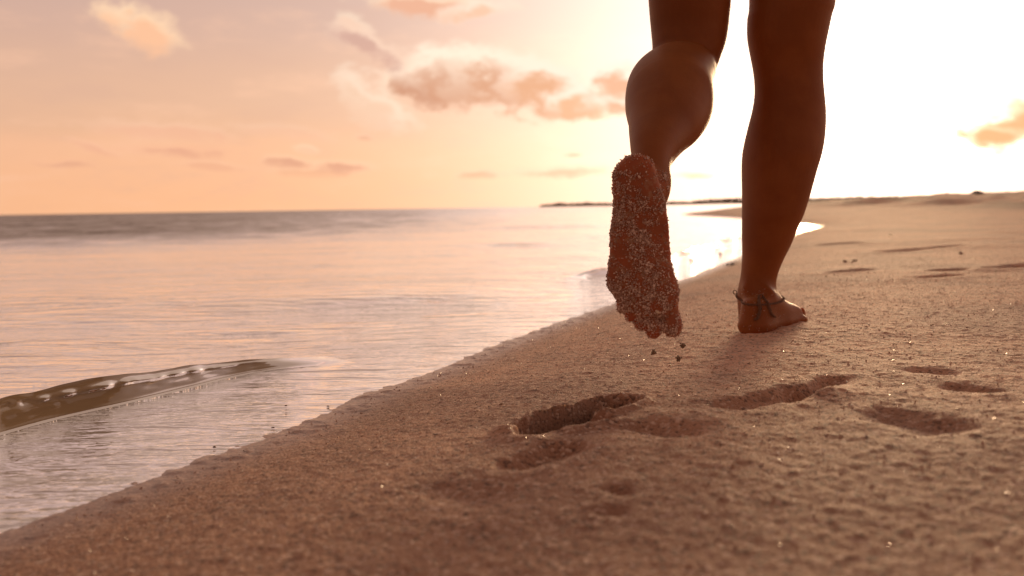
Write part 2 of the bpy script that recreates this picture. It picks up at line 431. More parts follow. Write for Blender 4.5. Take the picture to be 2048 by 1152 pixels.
# strand litter and low creepers staining the dune
veg = noise(nt, mapping(nt, pos, (1.1, 0.10, 1)), 1.3, 5, 0.65).ss(0.47, 0.58)*sh_.ss(1.8, 3.8)
base = mixc(nt, veg*0.75, base, (0.17, 0.125, 0.075))
base = mixc(nt, g1.ss(0.80, 0.97)*0.7, base, (0.86, 0.66, 0.54))
base = mixc(nt, g2.ss(0.78, 0.95)*0.8, base, (0.14, 0.085, 0.06))
base = mixc(nt, attr(nt, 'pit')*0.92, base, (0.075, 0.05, 0.032))  # shade of the print's walls painted near black, along with bared moist sand
wet = sh_.ss(0.0, 0.13, 1.0, 0.0)
base = mixc(nt, wet*0.40, base, (0.26, 0.16, 0.115))
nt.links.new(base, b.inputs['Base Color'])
rough = wet*(-0.48)+0.78; nt.links.new(rough.k, b.inputs['Roughness'])
b.inputs['Specular IOR Level'].default_value = 0.6
hgt = n2*0.6 + N(nt, vor.outputs['Distance'])*(-0.5) + g1*0.35
nt.links.new(bump(nt, hgt, 1.0-wet*0.75, 0.0022), b.inputs['Normal'])
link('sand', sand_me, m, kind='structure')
MAT_SAND = m

# ------------------------------------------------------------------ the sea
radw = np.concatenate([[0.3], np.linspace(0.45, 0.8, 60), np.linspace(0.804, 2.6, 400), np.geomspace(2.61, 14, 260), np.geomspace(14.2, 90, 130), np.geomspace(93, 9000, 60)])
Rg, Ag = polar_grid(math.radians(40), 520, 44, radw)
X, Y = Rg*np.sin(Ag), CY+Rg*np.cos(Ag)
s_w = shore_sd(X, Y)
zs = land_h(X, Y, s_w, detail=False)
depth = np.clip(WL-zs, 0, 5)
deep = sstep(0.0, 0.05, depth)
zw = np.full(X.shape, WL)
def rot(x, y, a): return x*math.cos(a)+y*math.sin(a), -x*math.sin(a)+y*math.cos(a)
def sea_h(X, Y, s_w, depth):
    """low ripples, long along the shore, in livelier and calmer patches"""
    Rr = np.hypot(X, Y)
    u, v = rot(X, Y, math.radians(8))
    rip = np.zeros(X.shape)
    act = 0.55+0.75*sstep(-0.5, 0.6, fbm(u/2.5, v, 0.7, 2, 0.5, 290))
    for wl, amp, st, sd in ((1.5, 0.0130, 4.0, 1), (0.60, 0.0095, 3.6, 2), (0.26, 0.0052, 3.4, 3), (0.12, 0.0020, 3.2, 4), (0.055, 0.0009, 2.8, 5)):
        fade = 1-sstep(wl*40, wl*110, Rr)
        rip += amp*fade*(act if wl < 1 else 1)*vnoise(u/(wl*st)+fbm(u, v, wl*3, 1, .5, sd+300)*0.3, v/wl, 310+sd)
    z = WL + rip*np.clip(sstep(0.0, 0.05, depth), 0.12, 1)*(0.30+0.70*sstep(0.0, 0.7, -s_w))
    return z + fbm(u, v, 11.0, 2, 0.5, 400)*0.02*sstep(10, 30, Rr)*(s_w < 0)
zw = sea_h(X, Y, s_w, depth)
Fw_ = polar_faces(*Rg.shape)
keep = (s_w.ravel()[Fw_] < 0.22 + 0.004*Rg.ravel()[Fw_]).any(1) & (Rg.ravel()[Fw_].min(1) > 0.3)
Fw_ = Fw_[keep]
used = np.unique(Fw_); remap = np.full(X.size, -1); remap[used] = np.arange(len(used))
Vw = np.stack([X, Y, zw], -1).reshape(-1, 3)[used]
sea_me = mesh_np('sea', Vw, remap[Fw_], True, {'depth': (zw-zs).ravel()[used], 'face': np.zeros(len(used)), 'calm': np.zeros(len(used))})
m, nt, b = mat('sea_water'); nt.nodes.remove(b)
pos = geo_pos(nt)
dist = nt.nodes.new('ShaderNodeVectorMath'); dist.operation = 'LENGTH'; nt.links.new(pos, dist.inputs[0]); rr = N(nt, dist.outputs['Value'])
sepp = nt.nodes.new('ShaderNodeSeparateXYZ'); nt.links.new(pos, sepp.inputs[0])
wx_, wy_ = N(nt, sepp.outputs[0]), N(nt, sepp.outputs[1])
p1 = mapping(nt, pos, (5.0, 17.0, 1), (0, 0, math.radians(-8)))
p2 = mapping(nt, pos, (17, 60, 1), (0, 0, math.radians(-4)))
p3 = mapping(nt, pos, (0.55, 0.9, 1))
r1 = noise(nt, p1, 1.0, 4, 0.55, 0.4); r2 = noise(nt, p2, 1.0, 3, 0.55, 0.4); r3 = noise(nt, p3, 1.0, 6, 0.62)
patch = noise(nt, mapping(nt, pos, (0.9, 2.0, 1)), 1.0, 2, 0.5).ss(0.36, 0.62)
wind = ((wx_*(-1.0)+wy_*0.12)._m('DIVIDE', wy_.mx(1.0)) ).ss(0.0, 0.62)*rr.ss(6.0, 16.0)    # ruffled water off to the left
calm = 1.0-attr(nt, 'calm'); nearf = rr.ss(3, 11, 1.0, 0.0)*calm
nb = bump(nt, r2, nearf*(patch*0.7+0.3), 0.0062)
nb = bump(nt, r1, (rr.ss(4, 40, 1.0, 0.35)*0.8+0.1)*calm, 0.021, nb)
# ruffles too fine and far to model singly: tilted facets, averaged by the sampling
rc = nt.nodes.new('ShaderNodeTexNoise'); nt.links.new(mapping(nt, pos, (2.0, 1.3, 1)), rc.inputs['Vector']); rc.inputs['Scale'].default_value = 1.0; rc.inputs['Detail'].default_value = 4; rc.inputs['Roughness'].default_value = 0.7
bands = noise(nt, mapping(nt, pos, (0.25, 0.06, 1)), 1.0, 4, 0.6).ss(0.3, 0.7, 0.70, 1.12)
amp = (wind*2.6+rr.ss(10, 60)*0.12)*bands
cs = nt.nodes.new('ShaderNodeVectorMath'); cs.operation = 'SUBTRACT'; nt.links.new(rc.outputs['Color'], cs.inputs[0]); cs.inputs[1].default_value = (0.5, 0.5, 0.5)
cm = nt.nodes.new('ShaderNodeVectorMath'); cm.operation = 'MULTIPLY'; nt.links.new(cs.outputs[0], cm.inputs[0]); cm.inputs[1].default_value = (1, 1, 0)
cb = nt.nodes.new('ShaderNodeVectorMath'); cb.operation = 'ADD'; nt.links.new(cm.outputs[0], cb.inputs[0]); cb.inputs[1].default_value = (0.06, -0.28, 0); cm = cb   # wavelets lean on the beach: the steep fronts face it
ca = nt.nodes.new('ShaderNodeVectorMath'); ca.operation = 'ADD'; nt.links.new(nb, ca.inputs[0]); nt.links.new(scalec(nt, cm.outputs[0], amp), ca.inputs[1])
cn = nt.nodes.new('ShaderNodeVectorMath'); cn.operation = 'NORMALIZE'; nt.links.new(ca.outputs[0], cn.inputs[0]); nb = cn.outputs[0]
fr = nt.nodes.new('ShaderNodeFresnel'); fr.inputs['IOR'].default_value = 1.34; nt.links.new(nb, fr.inputs['Normal'])
gl = nt.nodes.new('ShaderNodeBsdfGlossy'); gl.inputs['Roughness'].default_value = 0.05; nt.links.new(nb, gl.inputs['Normal'])
gl.inputs['Color'].default_value = (1, 1, 1, 1)
rg = rr.ss(5, 60, 0.03, 0.16); nt.links.new(rg.k, gl.inputs['Roughness'])
tr = nt.nodes.new('ShaderNodeBsdfTransparent'); tr.inputs[0].default_value = (0.93, 0.95, 0.90, 1)
df = nt.nodes.new('ShaderNodeBsdfDiffuse'); nt.links.new(mixc(nt, attr(nt, 'face'), mixc(nt, attr(nt, 'depth').ss(0.05, 0.6), (0.25, 0.18, 0.11), (0.15, 0.105, 0.078)), (0.62, 0.46, 0.26)), df.inputs[0])
tl = nt.nodes.new('ShaderNodeBsdfTranslucent'); tl.inputs[0].default_value = (0.20, 0.15, 0.075, 1)
mdt = nt.nodes.new('ShaderNodeMixShader'); mdt.inputs[0].default_value = 0.25
nt.links.new(df.outputs[0], mdt.inputs[1]); nt.links.new(tl.outputs[0], mdt.inputs[2])
op = 1.0-(attr(nt, 'depth')*(-1/0.06)).f('EXPONENT')
op = op.mx(attr(nt, 'face')*0.9)
m1 = nt.nodes.new('ShaderNodeMixShader'); nt.links.new(op.k, m1.inputs[0]); nt.links.new(tr.outputs[0], m1.inputs[1]); nt.links.new(mdt.outputs[0], m1.inputs[2])
m2 = nt.nodes.new('ShaderNodeMixShader'); nt.links.new(fr.outputs[0], m2.inputs[0]); nt.links.new(m1.outputs[0], m2.inputs[1]); nt.links.new(gl.outputs[0], m2.inputs[2])
nt.links.new(m2.outputs[0], nt.nodes['Material Output'].inputs[0])
sea = link('sea', sea_me, m, kind='structure')

def breaker(top_px, hs, seed, back=0.30, fwd=0.10, n=700):
    """a small wave turning over: lengthwise rows, an overhanging lip, a hollow face"""
    pts = np.array([PG(px, py, WL)[:2] for px, py in top_px])
    seg = np.concatenate([[0], np.cumsum(np.linalg.norm(np.diff(pts, axis=0), axis=1))])
    K = spline([(*p_, h_) for p_, h_ in zip(pts, hs)], n)
    c = K[:, :2]; h = np.clip(K[:, 2], 0, 1)
    tan = np.gradient(c, axis=0); tan /= np.linalg.norm(tan, axis=1)[:, None]
    nor = np.stack([tan[:, 1], -tan[:, 0]], -1)
    L = np.concatenate([[0], np.cumsum(np.linalg.norm(np.diff(c, axis=0), axis=1))])
    prof_k = [(-1.0, -.10, 0), (-.80, .02, 0), (-.45, .16, 0), (-.24, .42, 0), (-.10, .76, 0), (-.03, .94, 0), (0, .99, .02), (0, .96, .05), (0, .88, .11), (0, .79, .19), (0, .69, .28), (0, .58, .38), (0, .47, .48), (0, .36, .58),
              (0, .26, .68), (0, .16, .78), (0, .08, .90), (0, .035, 1.02), (.05, .012, 1.1), (.15, -.03, 1.15), (1.0, -.16, 1.2)]
    PK = spline(prof_k, 90)
    V = []
    lipn = np.clip(0.25+0.6*vnoise(L/0.11, L*0, seed)+0.3*vnoise(L/0.02, L*0, seed+3), -0.2, 1); 
    k = len(PK)
    A = (np.where(PK[:, 0] < 0, PK[:, 0]*back, PK[:, 0]*fwd))[None, :] + (0.42*h[:, None]+(0.012+0.075*sstep(0.022, 0.008, h)[:, None])*(1-np.clip(h/h.max(), 0, 1))[:, None])*PK[None, :, 2]*np.clip(h[:, None]/0.004, 0, 1)
    lip = np.exp(-((PK[:, 1]-.72)/.09)**2)*(PK[:, 2] > .05)
    LL = np.repeat(L[:, None], k, 1); QQ = np.repeat(np.cumsum(np.hypot(*np.gradient(PK[:, 1:].T, axis=1)))[None], n, 0)
    A = A + h[:, None]*lip[None]*(lipn[:, None]*0.21)*sstep(0.012, 0.03, h)[:, None]
    facew = (PK[:, 2] > .02)*np.exp(-((PK[:, 1]-.5)/.45)**2)
    Zz = WL + h[:, None]*PK[None, :, 1] + 0.0
    facew = facew*sstep(.10, .45, PK[:, 1]); facew_o = (PK[:, 2] > .01)*sstep(-.01, .05, PK[:, 1])
    rough_ = fbm(LL/8, QQ*0.016+LL*0.05, 0.012, 3, 0.55, seed+5)
    A = A + h[:, None]*facew[None]*rough_*0.030 + fbm(LL, LL*0, 0.28, 1, 0.5, seed+9)*0.009*np.exp(-(A/0.1)**2)
    Zz = Zz + h[:, None]*facew[None]*fbm(LL/6, QQ*0.01, 0.02, 3, 0.6, seed+6)*0.03 + h[:, None]*(0.10*vnoise(LL/0.16, LL*0, seed+8)+0.05*vnoise(LL/0.045, LL*0, seed+18))*np.exp(-((PK[None, :, 1]-1)/.3)**2)*(PK[None, :, 1] > .3)
    Xs = c[:, :1]+nor[:, :1]*A; Ys = c[:, 1:]+nor[:, 1:]*A
    sdl = shore_sd(Xs, Ys); zl = land_h(Xs, Ys, sdl, detail=False); dep_ = np.clip(WL-zl, 0, 5)
    base_z = sea_h(Xs, Ys, sdl, dep_)
    lift_ = - (1-np.clip(h[:, None]/0.004, 0, 1))*0.004
    Zz = Zz - WL + base_z + lift_
    fa = np.clip(facew_o, 0, 1)[None]*np.clip(h[:, None]/0.012, 0, 1) + 0*A
    i = np.arange(n-1)[:, None]; j = np.arange(k-1)[None]
    Fq = np.stack([i*k+j, i*k+j+1, (i+1)*k+j+1, (i+1)*k+j], -1).reshape(-1, 4)[:, ::-1]
    me = mesh_np('breaking_wave', np.stack([Xs, Ys, Zz], -1).reshape(-1, 3), Fq, True, {'depth': (dep_+fa*0.2).ravel(), 'face': fa.ravel(), 'calm': (np.clip(h[:, None]/0.006, 0, 1)*(sstep(-.16, -.03, PK[:, 0])*sstep(-.02, .02, PK[:, 1]))[None, :]).ravel()})
    return link('breaking_wave', me, SEA_MAT, sea)
SEA_MAT = m
breaker([(-1700, 1420), (-1250, 1270), (-800, 1115), (-420, 985), (-200, 915), (-60, 876), (0, 859), (97, 835), (211, 810), (292, 790), (377, 768), (446, 750), (510, 737), (590, 722), (680, 708)], [0.0, .014, .032, .040, .041, .041, .041, .040, .039, .037, .033, .027, .020, .011, 0.0], 600, n=900)
breaker([(1120, 566), (1150, 561), (1180, 557), (1212, 553), (1245, 548), (1280, 542)], [0, .006, .020, .026, .012, 0], 640, .2, .06, 160)
breaker([(1290, 533), (1330, 523), (1360, 515), (1390, 507), (1415, 500), (1440, 495)], [0, .018, .036, .040, .030, 0], 660, .3, .08, 220)
breaker([(1425, 490), (1443, 486), (1460, 483), (1478, 480), (1500, 477)], [0, .030, .034, .028, 0], 680, .3, .08, 120)

# ------------------------------------------------------------------ far shore
def far_treeline():
    """low wooded island across the bay, about a kilometre off"""
    Dm = 1100.0
    m, nt, b = mat('far_foliage')
    nn = noise(nt, geo_pos(nt), 0.25, 3, 0.6)
    nt.links.new(mixc(nt, nn.ss(0.3, 0.7), (0.13, 0.10, 0.05), (0.24, 0.17, 0.085)), b.inputs['Base Color'])
    b.inputs['Roughness'].default_value = 0.9
    # ground body
    pts = []
    xs = np.array([1075, 1100, 1150, 1200, 1260, 1330, 1400, 1480, 1560, 1640, 1720])
    V, Fq = [], []
    n = 60
    for i in range(n):
        px = 1078+(1900-1078)*i/(n-1); w = (px-1024)/FPX*Dm
        h = 1.3*min(1, (i+0.3)/5)+0.4*math.sin(i*1.7)
        V += [(w, Dm-25, WL-0.5), (w, Dm, h), (w, Dm+90, h*1.1), (w, Dm+140, WL-0.5)]
    for i in range(n-1):
        for k in range(3): Fq.append((i*4+k, i*4+4+k, i*4+5+k, i*4+1+k))
    ms, nts, bs = mat('far_shore_ground'); bs.inputs['Base Color'].default_value = (0.33, 0.22, 0.14, 1); bs.inputs['Roughness'].default_value = 0.95
    link('island', mesh_np('island', np.array(V), np.array(Fq), True), ms, kind='structure')
    # tree mass: leaf clumps
    r = np.random.default_rng(5)
    n = 5200
    q = r.random(n); px = 1085+(1900-1085)*q
    hmax = np.interp(px, [1085, 1110, 1122, 1135, 1150, 1180, 1230, 1340, 1400, 1425, 1460, 1500, 1900],
                     [1.2, 2.2, 4.2, 2.6, 2.2, 3.0, 2.6, 2.4, 3.2, 5.0, 5.6, 5.0, 5.5])
    gust = 1+0.28*vnoise(px/7.0, px*0, 3)+0.2*vnoise(px/2.2, px*0, 4)
    zc = hmax*gust*np.sqrt(r.random(n))*0.95+0.6
    xc = (px-1024)/FPX*Dm; yc = Dm+r.random(n)*60
    sz = 0.5+r.random(n)*0.7
    tet = np.array([(1, 1, 1), (-1, -1, 1), (-1, 1, -1), (1, -1, -1)])*0.7
    jit = r.normal(0, 0.25, (n, 4, 3))
    V = (np.stack([xc, yc, zc], -1)[:, None, :] + (tet[None]+jit)*sz[:, None, None]).reshape(-1, 3)
    base = (np.arange(n)*4)[:, None, None]
    Ft = (np.array([(0, 1, 2), (0, 3, 1), (0, 2, 3), (1, 3, 2)])[None]+base).reshape(-1, 3)
    link('far_wood', mesh_np('far_wood', V, Ft, False), m, kind='stuff', label='low dark line of trees on the island across the bay', category='wood')
far_treeline()

# low scrub on the dune crest
def shrub(px, py, d, w, h, label, seed):
    r = np.random.default_rng(seed)
    p = P(px, py, d); zg = float(land_h(np.array([p[0]]), np.array([p[1]]))[0])
    root = link('dune_shrub', None, None, None, label=label, category='shrub', group='shrubs on the dune crest')
    root.location = (p[0], p[1], zg)
    n = 420
    a = r.random(n)*2*math.pi; rr_ = np.sqrt(r.random(n)); zz = r.random(n)**0.8
    k = np.sqrt(np.clip(1-zz**2, 0.02, 1))*(0.75+0.3*np.sin(a*3+seed))
    c = np.stack([np.cos(a)*rr_*k*w, np.sin(a)*rr_*k*w*0.8, zz*h+0.01], -1)
    d1 = r.normal(0, 1, (n, 3)); d1 /= np.linalg.norm(d1, axis=1)[:, None]
    d2 = np.cross(d1, r.normal(0, 1, (n, 3))); d2 /= np.linalg.norm(d2, axis=1)[:, None]
    L = (0.05+0.05*r.random(n))[:, None]; 
    V = np.stack([c-d1*L, c-d2*L*0.35, c+d1*L, c+d2*L*0.35], 1).reshape(-1, 3)
    Fq = np.arange(n*4).reshape(-1, 4)
    link('foliage', mesh_np('foliage', V, Fq, False), MAT_SHRUB, root)
    Vs, Fs = [], []
    for i in range(9):
        an = i/9*2*math.pi; tip_ = np.array((math.cos(an)*w*0.6, math.sin(an)*w*0.5, h*0.8)); b0 = len(Vs)
        for q in range(3):
            o = np.array((math.cos(q*2.1), math.sin(q*2.1), 0))*0.008
            Vs += [o+np.array((0, 0, -0.03)), tip_+o*0.3]
        for q in range(3): Fs.append((b0+2*q, b0+(2*q+2) % 6, b0+(2*q+3) % 6, b0+2*q+1))
    link('stems', mesh_np('stems', np.array(Vs), np.array(Fs), True), MAT_SHRUB, root)
MAT_SHRUB, nt, b = mat('dry_scrub'); b.inputs['Base Color'].default_value = (0.07, 0.055, 0.03, 1); b.inputs['Roughness'].default_value = 0.8
shrub(1893, 388, 26, 0.09, 0.07, 'tiny dark tuft on the dune crest, the smaller one nearer the leg', 1)
shrub(1954, 387, 26, 0.24, 0.09, 'wider low dark shrub on the dune crest near the right edge', 2)

# ------------------------------------------------------------------ the person
BV, BF = [], []
def add_loft(rings, caps=True):
    """rings: list of (n,3) arrays with equal n"""
    n = len(rings[0]); b0 = len(BV)
    for r_ in rings: BV.extend(map(tuple, r_))
    for i in range(len(rings)-1):
        for j in range(n):
            a = b0+i*n+j; b_ = b0+i*n+(j+1) % n
            BF.append((a, b_, b_+n, a+n))
    if caps:
        for k, i in ((0, 0), (1, len(rings)-1)):
            cidx = len(BV); BV.append(tuple(np.mean(rings[i], axis=0)))
            for j in range(n):
                a = b0+i*n+j; b_ = b0+i*n+(j+1) % n
                BF.append((b_, a, cidx) if k == 0 else (a, b_, cidx))
def ring(c, ax1, ax2, a, b_, n=40, e=1.0, skew=0.0):
    th = np.arange(n)/n*2*math.pi
    cs, sn = np.cos(th), np.sin(th)
    cs2 = np.sign(cs)*np.abs(cs)**e; sn2 = np.sign(sn)*np.abs(sn)**e
    bb = np.where(sn > 0, b_*(1+skew), b_*(1-skew))
    return c[None]+np.outer(a*cs2, ax1)+np.outer(bb*sn2, ax2)
EX, EY, EZ = np.eye(3)
# right leg: image row, left edge, right edge, distance, depth half-thickness ratio, calf skew
HIP_R = np.array((0.475, 1.60, 0.86)); HIP_L = np.array((0.300, 1.60, 0.86))
rl = [(645, 1478, 1540, 1.580, 1.0, 0), (612, 1474, 1548, 1.585, 1.05, 0), (584, 1473, 1551, 1.590, 1.02, 0), (554, 1480, 1554, 1.588, 1.05, 0), (523, 1483, 1565, 1.588, 1.1, -.05), (493, 1484, 1579, 1.59, 1.05, -.1),
      (462, 1484, 1591, 1.59, 1.0, -.12), (432, 1484, 1604, 1.59, .98, -.16), (402, 1484, 1614, 1.592, .95, -.18), (371, 1483.5, 1622.5, 1.594, .93, -.2),
      (341, 1483, 1631, 1.596, .90, -.2), (311, 1484, 1640, 1.598, .88, -.2), (280, 1489, 1646.5, 1.60, .85, -.18), (250, 1496, 1650, 1.60, .82, -.12), (220, 1504, 1650.5, 1.60, .82, -.05),
      (190, 1509, 1648, 1.60, .85, 0), (160, 1509, 1645.5, 1.60, .88, .04), (130, 1505, 1645.5, 1.60, .9, .05), (100, 1499, 1648.5, 1.60, .9, .0), (70, 1495, 1654, 1.60, .9, 0), (35, 1495.5, 1661, 1.60, .92, 0), (0, 1499.5, 1668.5, 1.60, .93, 0)]
keys = []
for py, l, r_, d, q, sk in rl:
    a, b2 = P(l, py, d), P(r_, py, d); c = (a+b2)/2
    keys.append((*c, np.linalg.norm(b2-a)/2, q, sk))
last = np.array(keys[-1][:3])
for f, hw in ((0.35, .073), (0.7, .080), (1.0, .086)):
    c = last+(HIP_R-last)*f; keys.append((*c, hw, 0.98, 0))
K = spline(keys, 130)
add_loft([ring(k[:3], EX, EY, k[3]*0.985, k[3]*k[4], 44, 0.96, k[5]) for k in K])
# left thigh
lt = [(215, 1335, 1400, 1.585, .9), (195, 1318, 1413, 1.585, .95), (162, 1306, 1424.5, 1.59, .98), (142, 1304, 1432, 1.59, .98), (118, 1303.5, 1441, 1.59, .95), (89, 1304, 1451, 1.595, .95), (59, 1301.7, 1456, 1.60, .95), (30, 1299, 1459, 1.6, .95), (0, 1296.7, 1461.4, 1.60, .95)]
keys = []
for py, l, r_, d, q in lt:
    a, b2 = P(l, py, d), P(r_, py, d); c = (a+b2)/2
    keys.append((*c, np.linalg.norm(b2-a)/2, q))
last = np.array(keys[-1][:3])
for f, hw in ((0.35, .074), (0.7, .080), (1.0, .086)):
    c = last+(HIP_L-last)*f; keys.append((*c, hw, 0.98))
K = spline(keys, 80)
add_loft([ring(k[:3], EX, EY, k[3]*0.985, k[3]*k[4], 44, 0.96) for k in K])
# pelvis
keys = [(0.3875, 1.60, 0.76, .10, .085), (0.3875, 1.60, 0.80, .155, .10), (0.3875, 1.60, 0.88, .170, .115), (0.3875, 1.60, 0.96, .160, .105), (0.3875, 1.605, 1.03, .135, .09), (0.3875, 1.61, 1.10, .118, .08), (0.3875, 1.61, 1.14, .115, .078)]
add_loft([ring(k[:3], EX, EY, k[3], k[4], 44, 0.9) for k in spline(keys, 30)])
# left shank, swung up behind
ls = [(1301, 368, 1.235, 32, .028), (1303, 340, 1.25, 37, .031), (1305, 313, 1.27, 43, .033), (1311, 287, 1.295, 52, .036), (1320, 263, 1.325, 64, .041), (1331, 239, 1.355, 78, .049), (1337, 215, 1.39, 87, .056), (1338.5, 193, 1.425, 88, .059),
      (1341, 173, 1.465, 85, .057), (1349, 155, 1.505, 79, .052), (1360, 142, 1.545, 72, .048), (1366, 136, 1.58, 62, .044), (1366, 134, 1.61, 46, .036)]
keys = []
for px, py, d, hw, th in ls: keys.append((*P(px, py, d), hw/FPX*d, th))
K = spline(keys, 90)
rings = []
for i, k in enumerate(K):
    tan = K[min(i+1, len(K)-1)][:3]-K[max(i-1, 0)][:3]; tan /= np.linalg.norm(tan)
    a1 = EX - tan*np.dot(EX, tan); a1 /= np.linalg.norm(a1); a2 = np.cross(tan, a1)
    rings.append(ring(k[:3], a1, a2, k[3]*0.985, k[4], 44, 0.96))
add_loft(rings)

SC = 1/1550.0
foot_rows = [(309, 1268, 1284), (311, 1262, 1292), (314, 1255, 1299), (320, 1246, 1307), (328, 1239, 1312), (340, 1231, 1316), (362, 1228, 1322), (387, 1228, 1330), (411, 1229.5, 1336), (436, 1228, 1341), (454, 1225.5, 1344), (471, 1222.5, 1345),
             (493, 1222, 1346.5), (523, 1220, 1349.5), (541, 1217, 1353.5), (560, 1214.8, 1359), (572, 1216, 1362.5), (585, 1222, 1365), (596, 1231, 1364), (607, 1238, 1362), (618, 1246, 1360), (628, 1258, 1355), (636, 1275, 1345)]
thick = lambda y: np.interp(y, [0, .006, .02, .05, .09, .13, .165, .19, .215], [.020, .040, .058, .066, .066, .050, .036, .028, .020])
# toe: root (x,y), tip (x,y) in sole pixels, radius px at root, radius at tip
toes = [((1341, 604), (1351.5, 663), 22, 20.5), ((1308, 612), (1312.5, 670), 16, 16.5), ((1284, 606), (1286.5, 656), 13, 13.5), ((1263, 598), (1264.5, 638), 11.5, 12), ((1246, 588), (1247.5, 619), 11.5, 11.5)]
def add_foot(to_world, lift=0.004, plump=1.0):
    """local frame: x to the big-toe side, y heel to toes, z sole to instep; origin at the heel's back edge"""
    keys = [((l+r_)/2, y, (r_-l)/2) for y, l, r_ in foot_rows]
    rings = []
    n = 48; th = np.arange(n)/n*2*math.pi
    for cx0, yy, hw in spline(keys, 110):
        x0 = (cx0-1276)*SC; y0 = (yy-308)*SC; h = hw*SC*0.985; T = float(thick(y0))
        cs, sn = np.cos(th), np.sin(th)
        xs = np.sign(cs)*np.abs(cs)**0.85
        top = np.sign(sn)*np.abs(sn)**0.9
        zc = min(T*0.42, 0.016)
        z = np.where(sn >= 0, zc+(T-zc)*top*(1-0.25*np.clip(-cs, 0, 1)**2), zc+zc*top)
        # narrower on top
        xl = x0 + h*xs*np.where(sn > 0, 1-0.34*sn**1.5*min(1, T/.05), 1.0)
        # arch hollow on the medial side, soft pads at heel and ball
        am = math.exp(-((y0-.105)/.035)**2)
        z = z + np.where(sn < 0, am*0.011*np.clip(cs*0.8+0.45, 0, 1)*(-sn), 0)
        rise = 0.006*max(0, (0.014-y0)/0.014)**1.5
        z = z + rise
        rings.append(to_world(np.stack([xl, np.full(n, y0), z], -1)))
    add_loft(rings)
    for (r0, t0, ra, rb) in toes:
        A = np.array(((r0[0]-1276)*SC, (r0[1]-308)*SC, 0.014)); B = np.array(((t0[0]-1276)*SC, (t0[1]-308)*SC, 0.012))
        ra *= SC; rb *= SC
        keys = [(*A, ra), (*(A*0.55+B*0.45+np.array((0, 0, lift))), ra*0.90), (*(A*0.2+B*0.8), rb*1.0), (*B, rb*0.98)]
        KK = spline(keys, 14); dirv = (B-A)/np.linalg.norm(B-A)
        rings = []
        for k in KK: rings.append((k[:3], k[3]))
        for q in (0.35, 0.62, 0.82, 0.94, 0.99):
            rings.append((B+dirv*rb*q*0.98, rb*math.sqrt(1-q*q)))
        side = np.cross(EZ, dirv)*-1; side /= np.linalg.norm(side)
        add_loft([to_world(ring(c, side, EZ, rad_, rad_*0.86*plump, 24)) for c, rad_ in rings])
# left foot: hangs toes down, sole towards the lens
O = P(1276, 308, 1.175)
vz = np.array((0.0, 0.998, 0.06)); vy = np.array((0.0, 0.04, -1.0)); vy = vy-vz*np.dot(vy, vz)/np.dot(vz, vz); vy /= np.linalg.norm(vy); vz /= np.linalg.norm(vz); vx = EX
FSC = 1.175/FPX*1550
def lw(p): return O[None]+p[:, :1]*vx*FSC+p[:, 1:2]*vy*FSC*1.0+p[:, 2:3]*vz
add_foot(lw)
# ankle bridge of the left foot
aj = P(1303, 360, 1.235)
keys = [(*P(1303, 345, 1.24), .030, .034), (*P(1305, 368, 1.236), .0265, .034), (*P(1306, 392, 1.235), .0235, .030), (*P(1302, 420, 1.23), .020, .022)]
add_loft([ring(k[:3], EX, EY, k[3], k[4], 36) for k in spline(keys, 20)])
c = P(1330, 378, 1.24); add_loft([ring(c+EZ*z, EX, EY, .009*math.sqrt(1-(z/.016)**2), .013*math.sqrt(1-(z/.016)**2), 20) for z in np.linspace(-.0155, .0155, 11)])
# right foot: flat on the sand, turned out
fd = np.array((0.62, 0.785, 0)); fd /= np.linalg.norm(fd); fs = np.array((fd[1], -fd[0], 0))   # forward, lateral
heel = PG(1496, 666, 0.0) - fd*0.004
HZ = -0.006
def rw(p):
    mx = -p[:, :1]                                        # big toe on the other side
    return heel[None]+mx*fs+p[:, 1:2]*fd*1.0+(p[:, 2:3]*0.96+HZ)*EZ
n0 = len(BF)
add_foot(rw, 0.013, 1.35)
for i in range(n0, len(BF)): BF[i] = tuple(reversed(BF[i]))
ank = heel+fd*0.048
keys = [(*(heel+fd*0.040+EZ*0.018), .027, .034), (*(heel+fd*0.042+EZ*0.040), .027, .038), (*(heel+fd*0.046+EZ*0.058), .026, .036), (*(P(1513, 594, 1.59)), .024, .030)]
add_loft([ring(k[:3], fs, fd, k[3], k[4], 36) for k in spline(keys, 24)])
for off, hgt_, rr_ in ((fs*0.022, .056, .0095), (-fs*0.026, .066, .010)):
    c = ank+fd*0.004+off+EZ*hgt_
    add_loft([ring(c+EZ*z, EX, EY, rr_*math.sqrt(1-(z/.017)**2), rr_*math.sqrt(1-(z/.017)**2), 20) for z in np.linspace(-.016, .016, 11)])
# instep wedge from shin to toes
keys = [(*(heel+fd*0.050+EZ*0.052), .030, .030), (*(heel+fd*0.085+EZ*0.040), .029, .026), (*(heel+fd*0.125+EZ*0.028-fs*.002), .032, .021), (*(heel+fd*0.165+EZ*0.020-fs*.002), .033, .015)]
add_loft([ring(k[:3], fs, EZ, k[3], k[4], 36) for k in spline(keys, 20)])

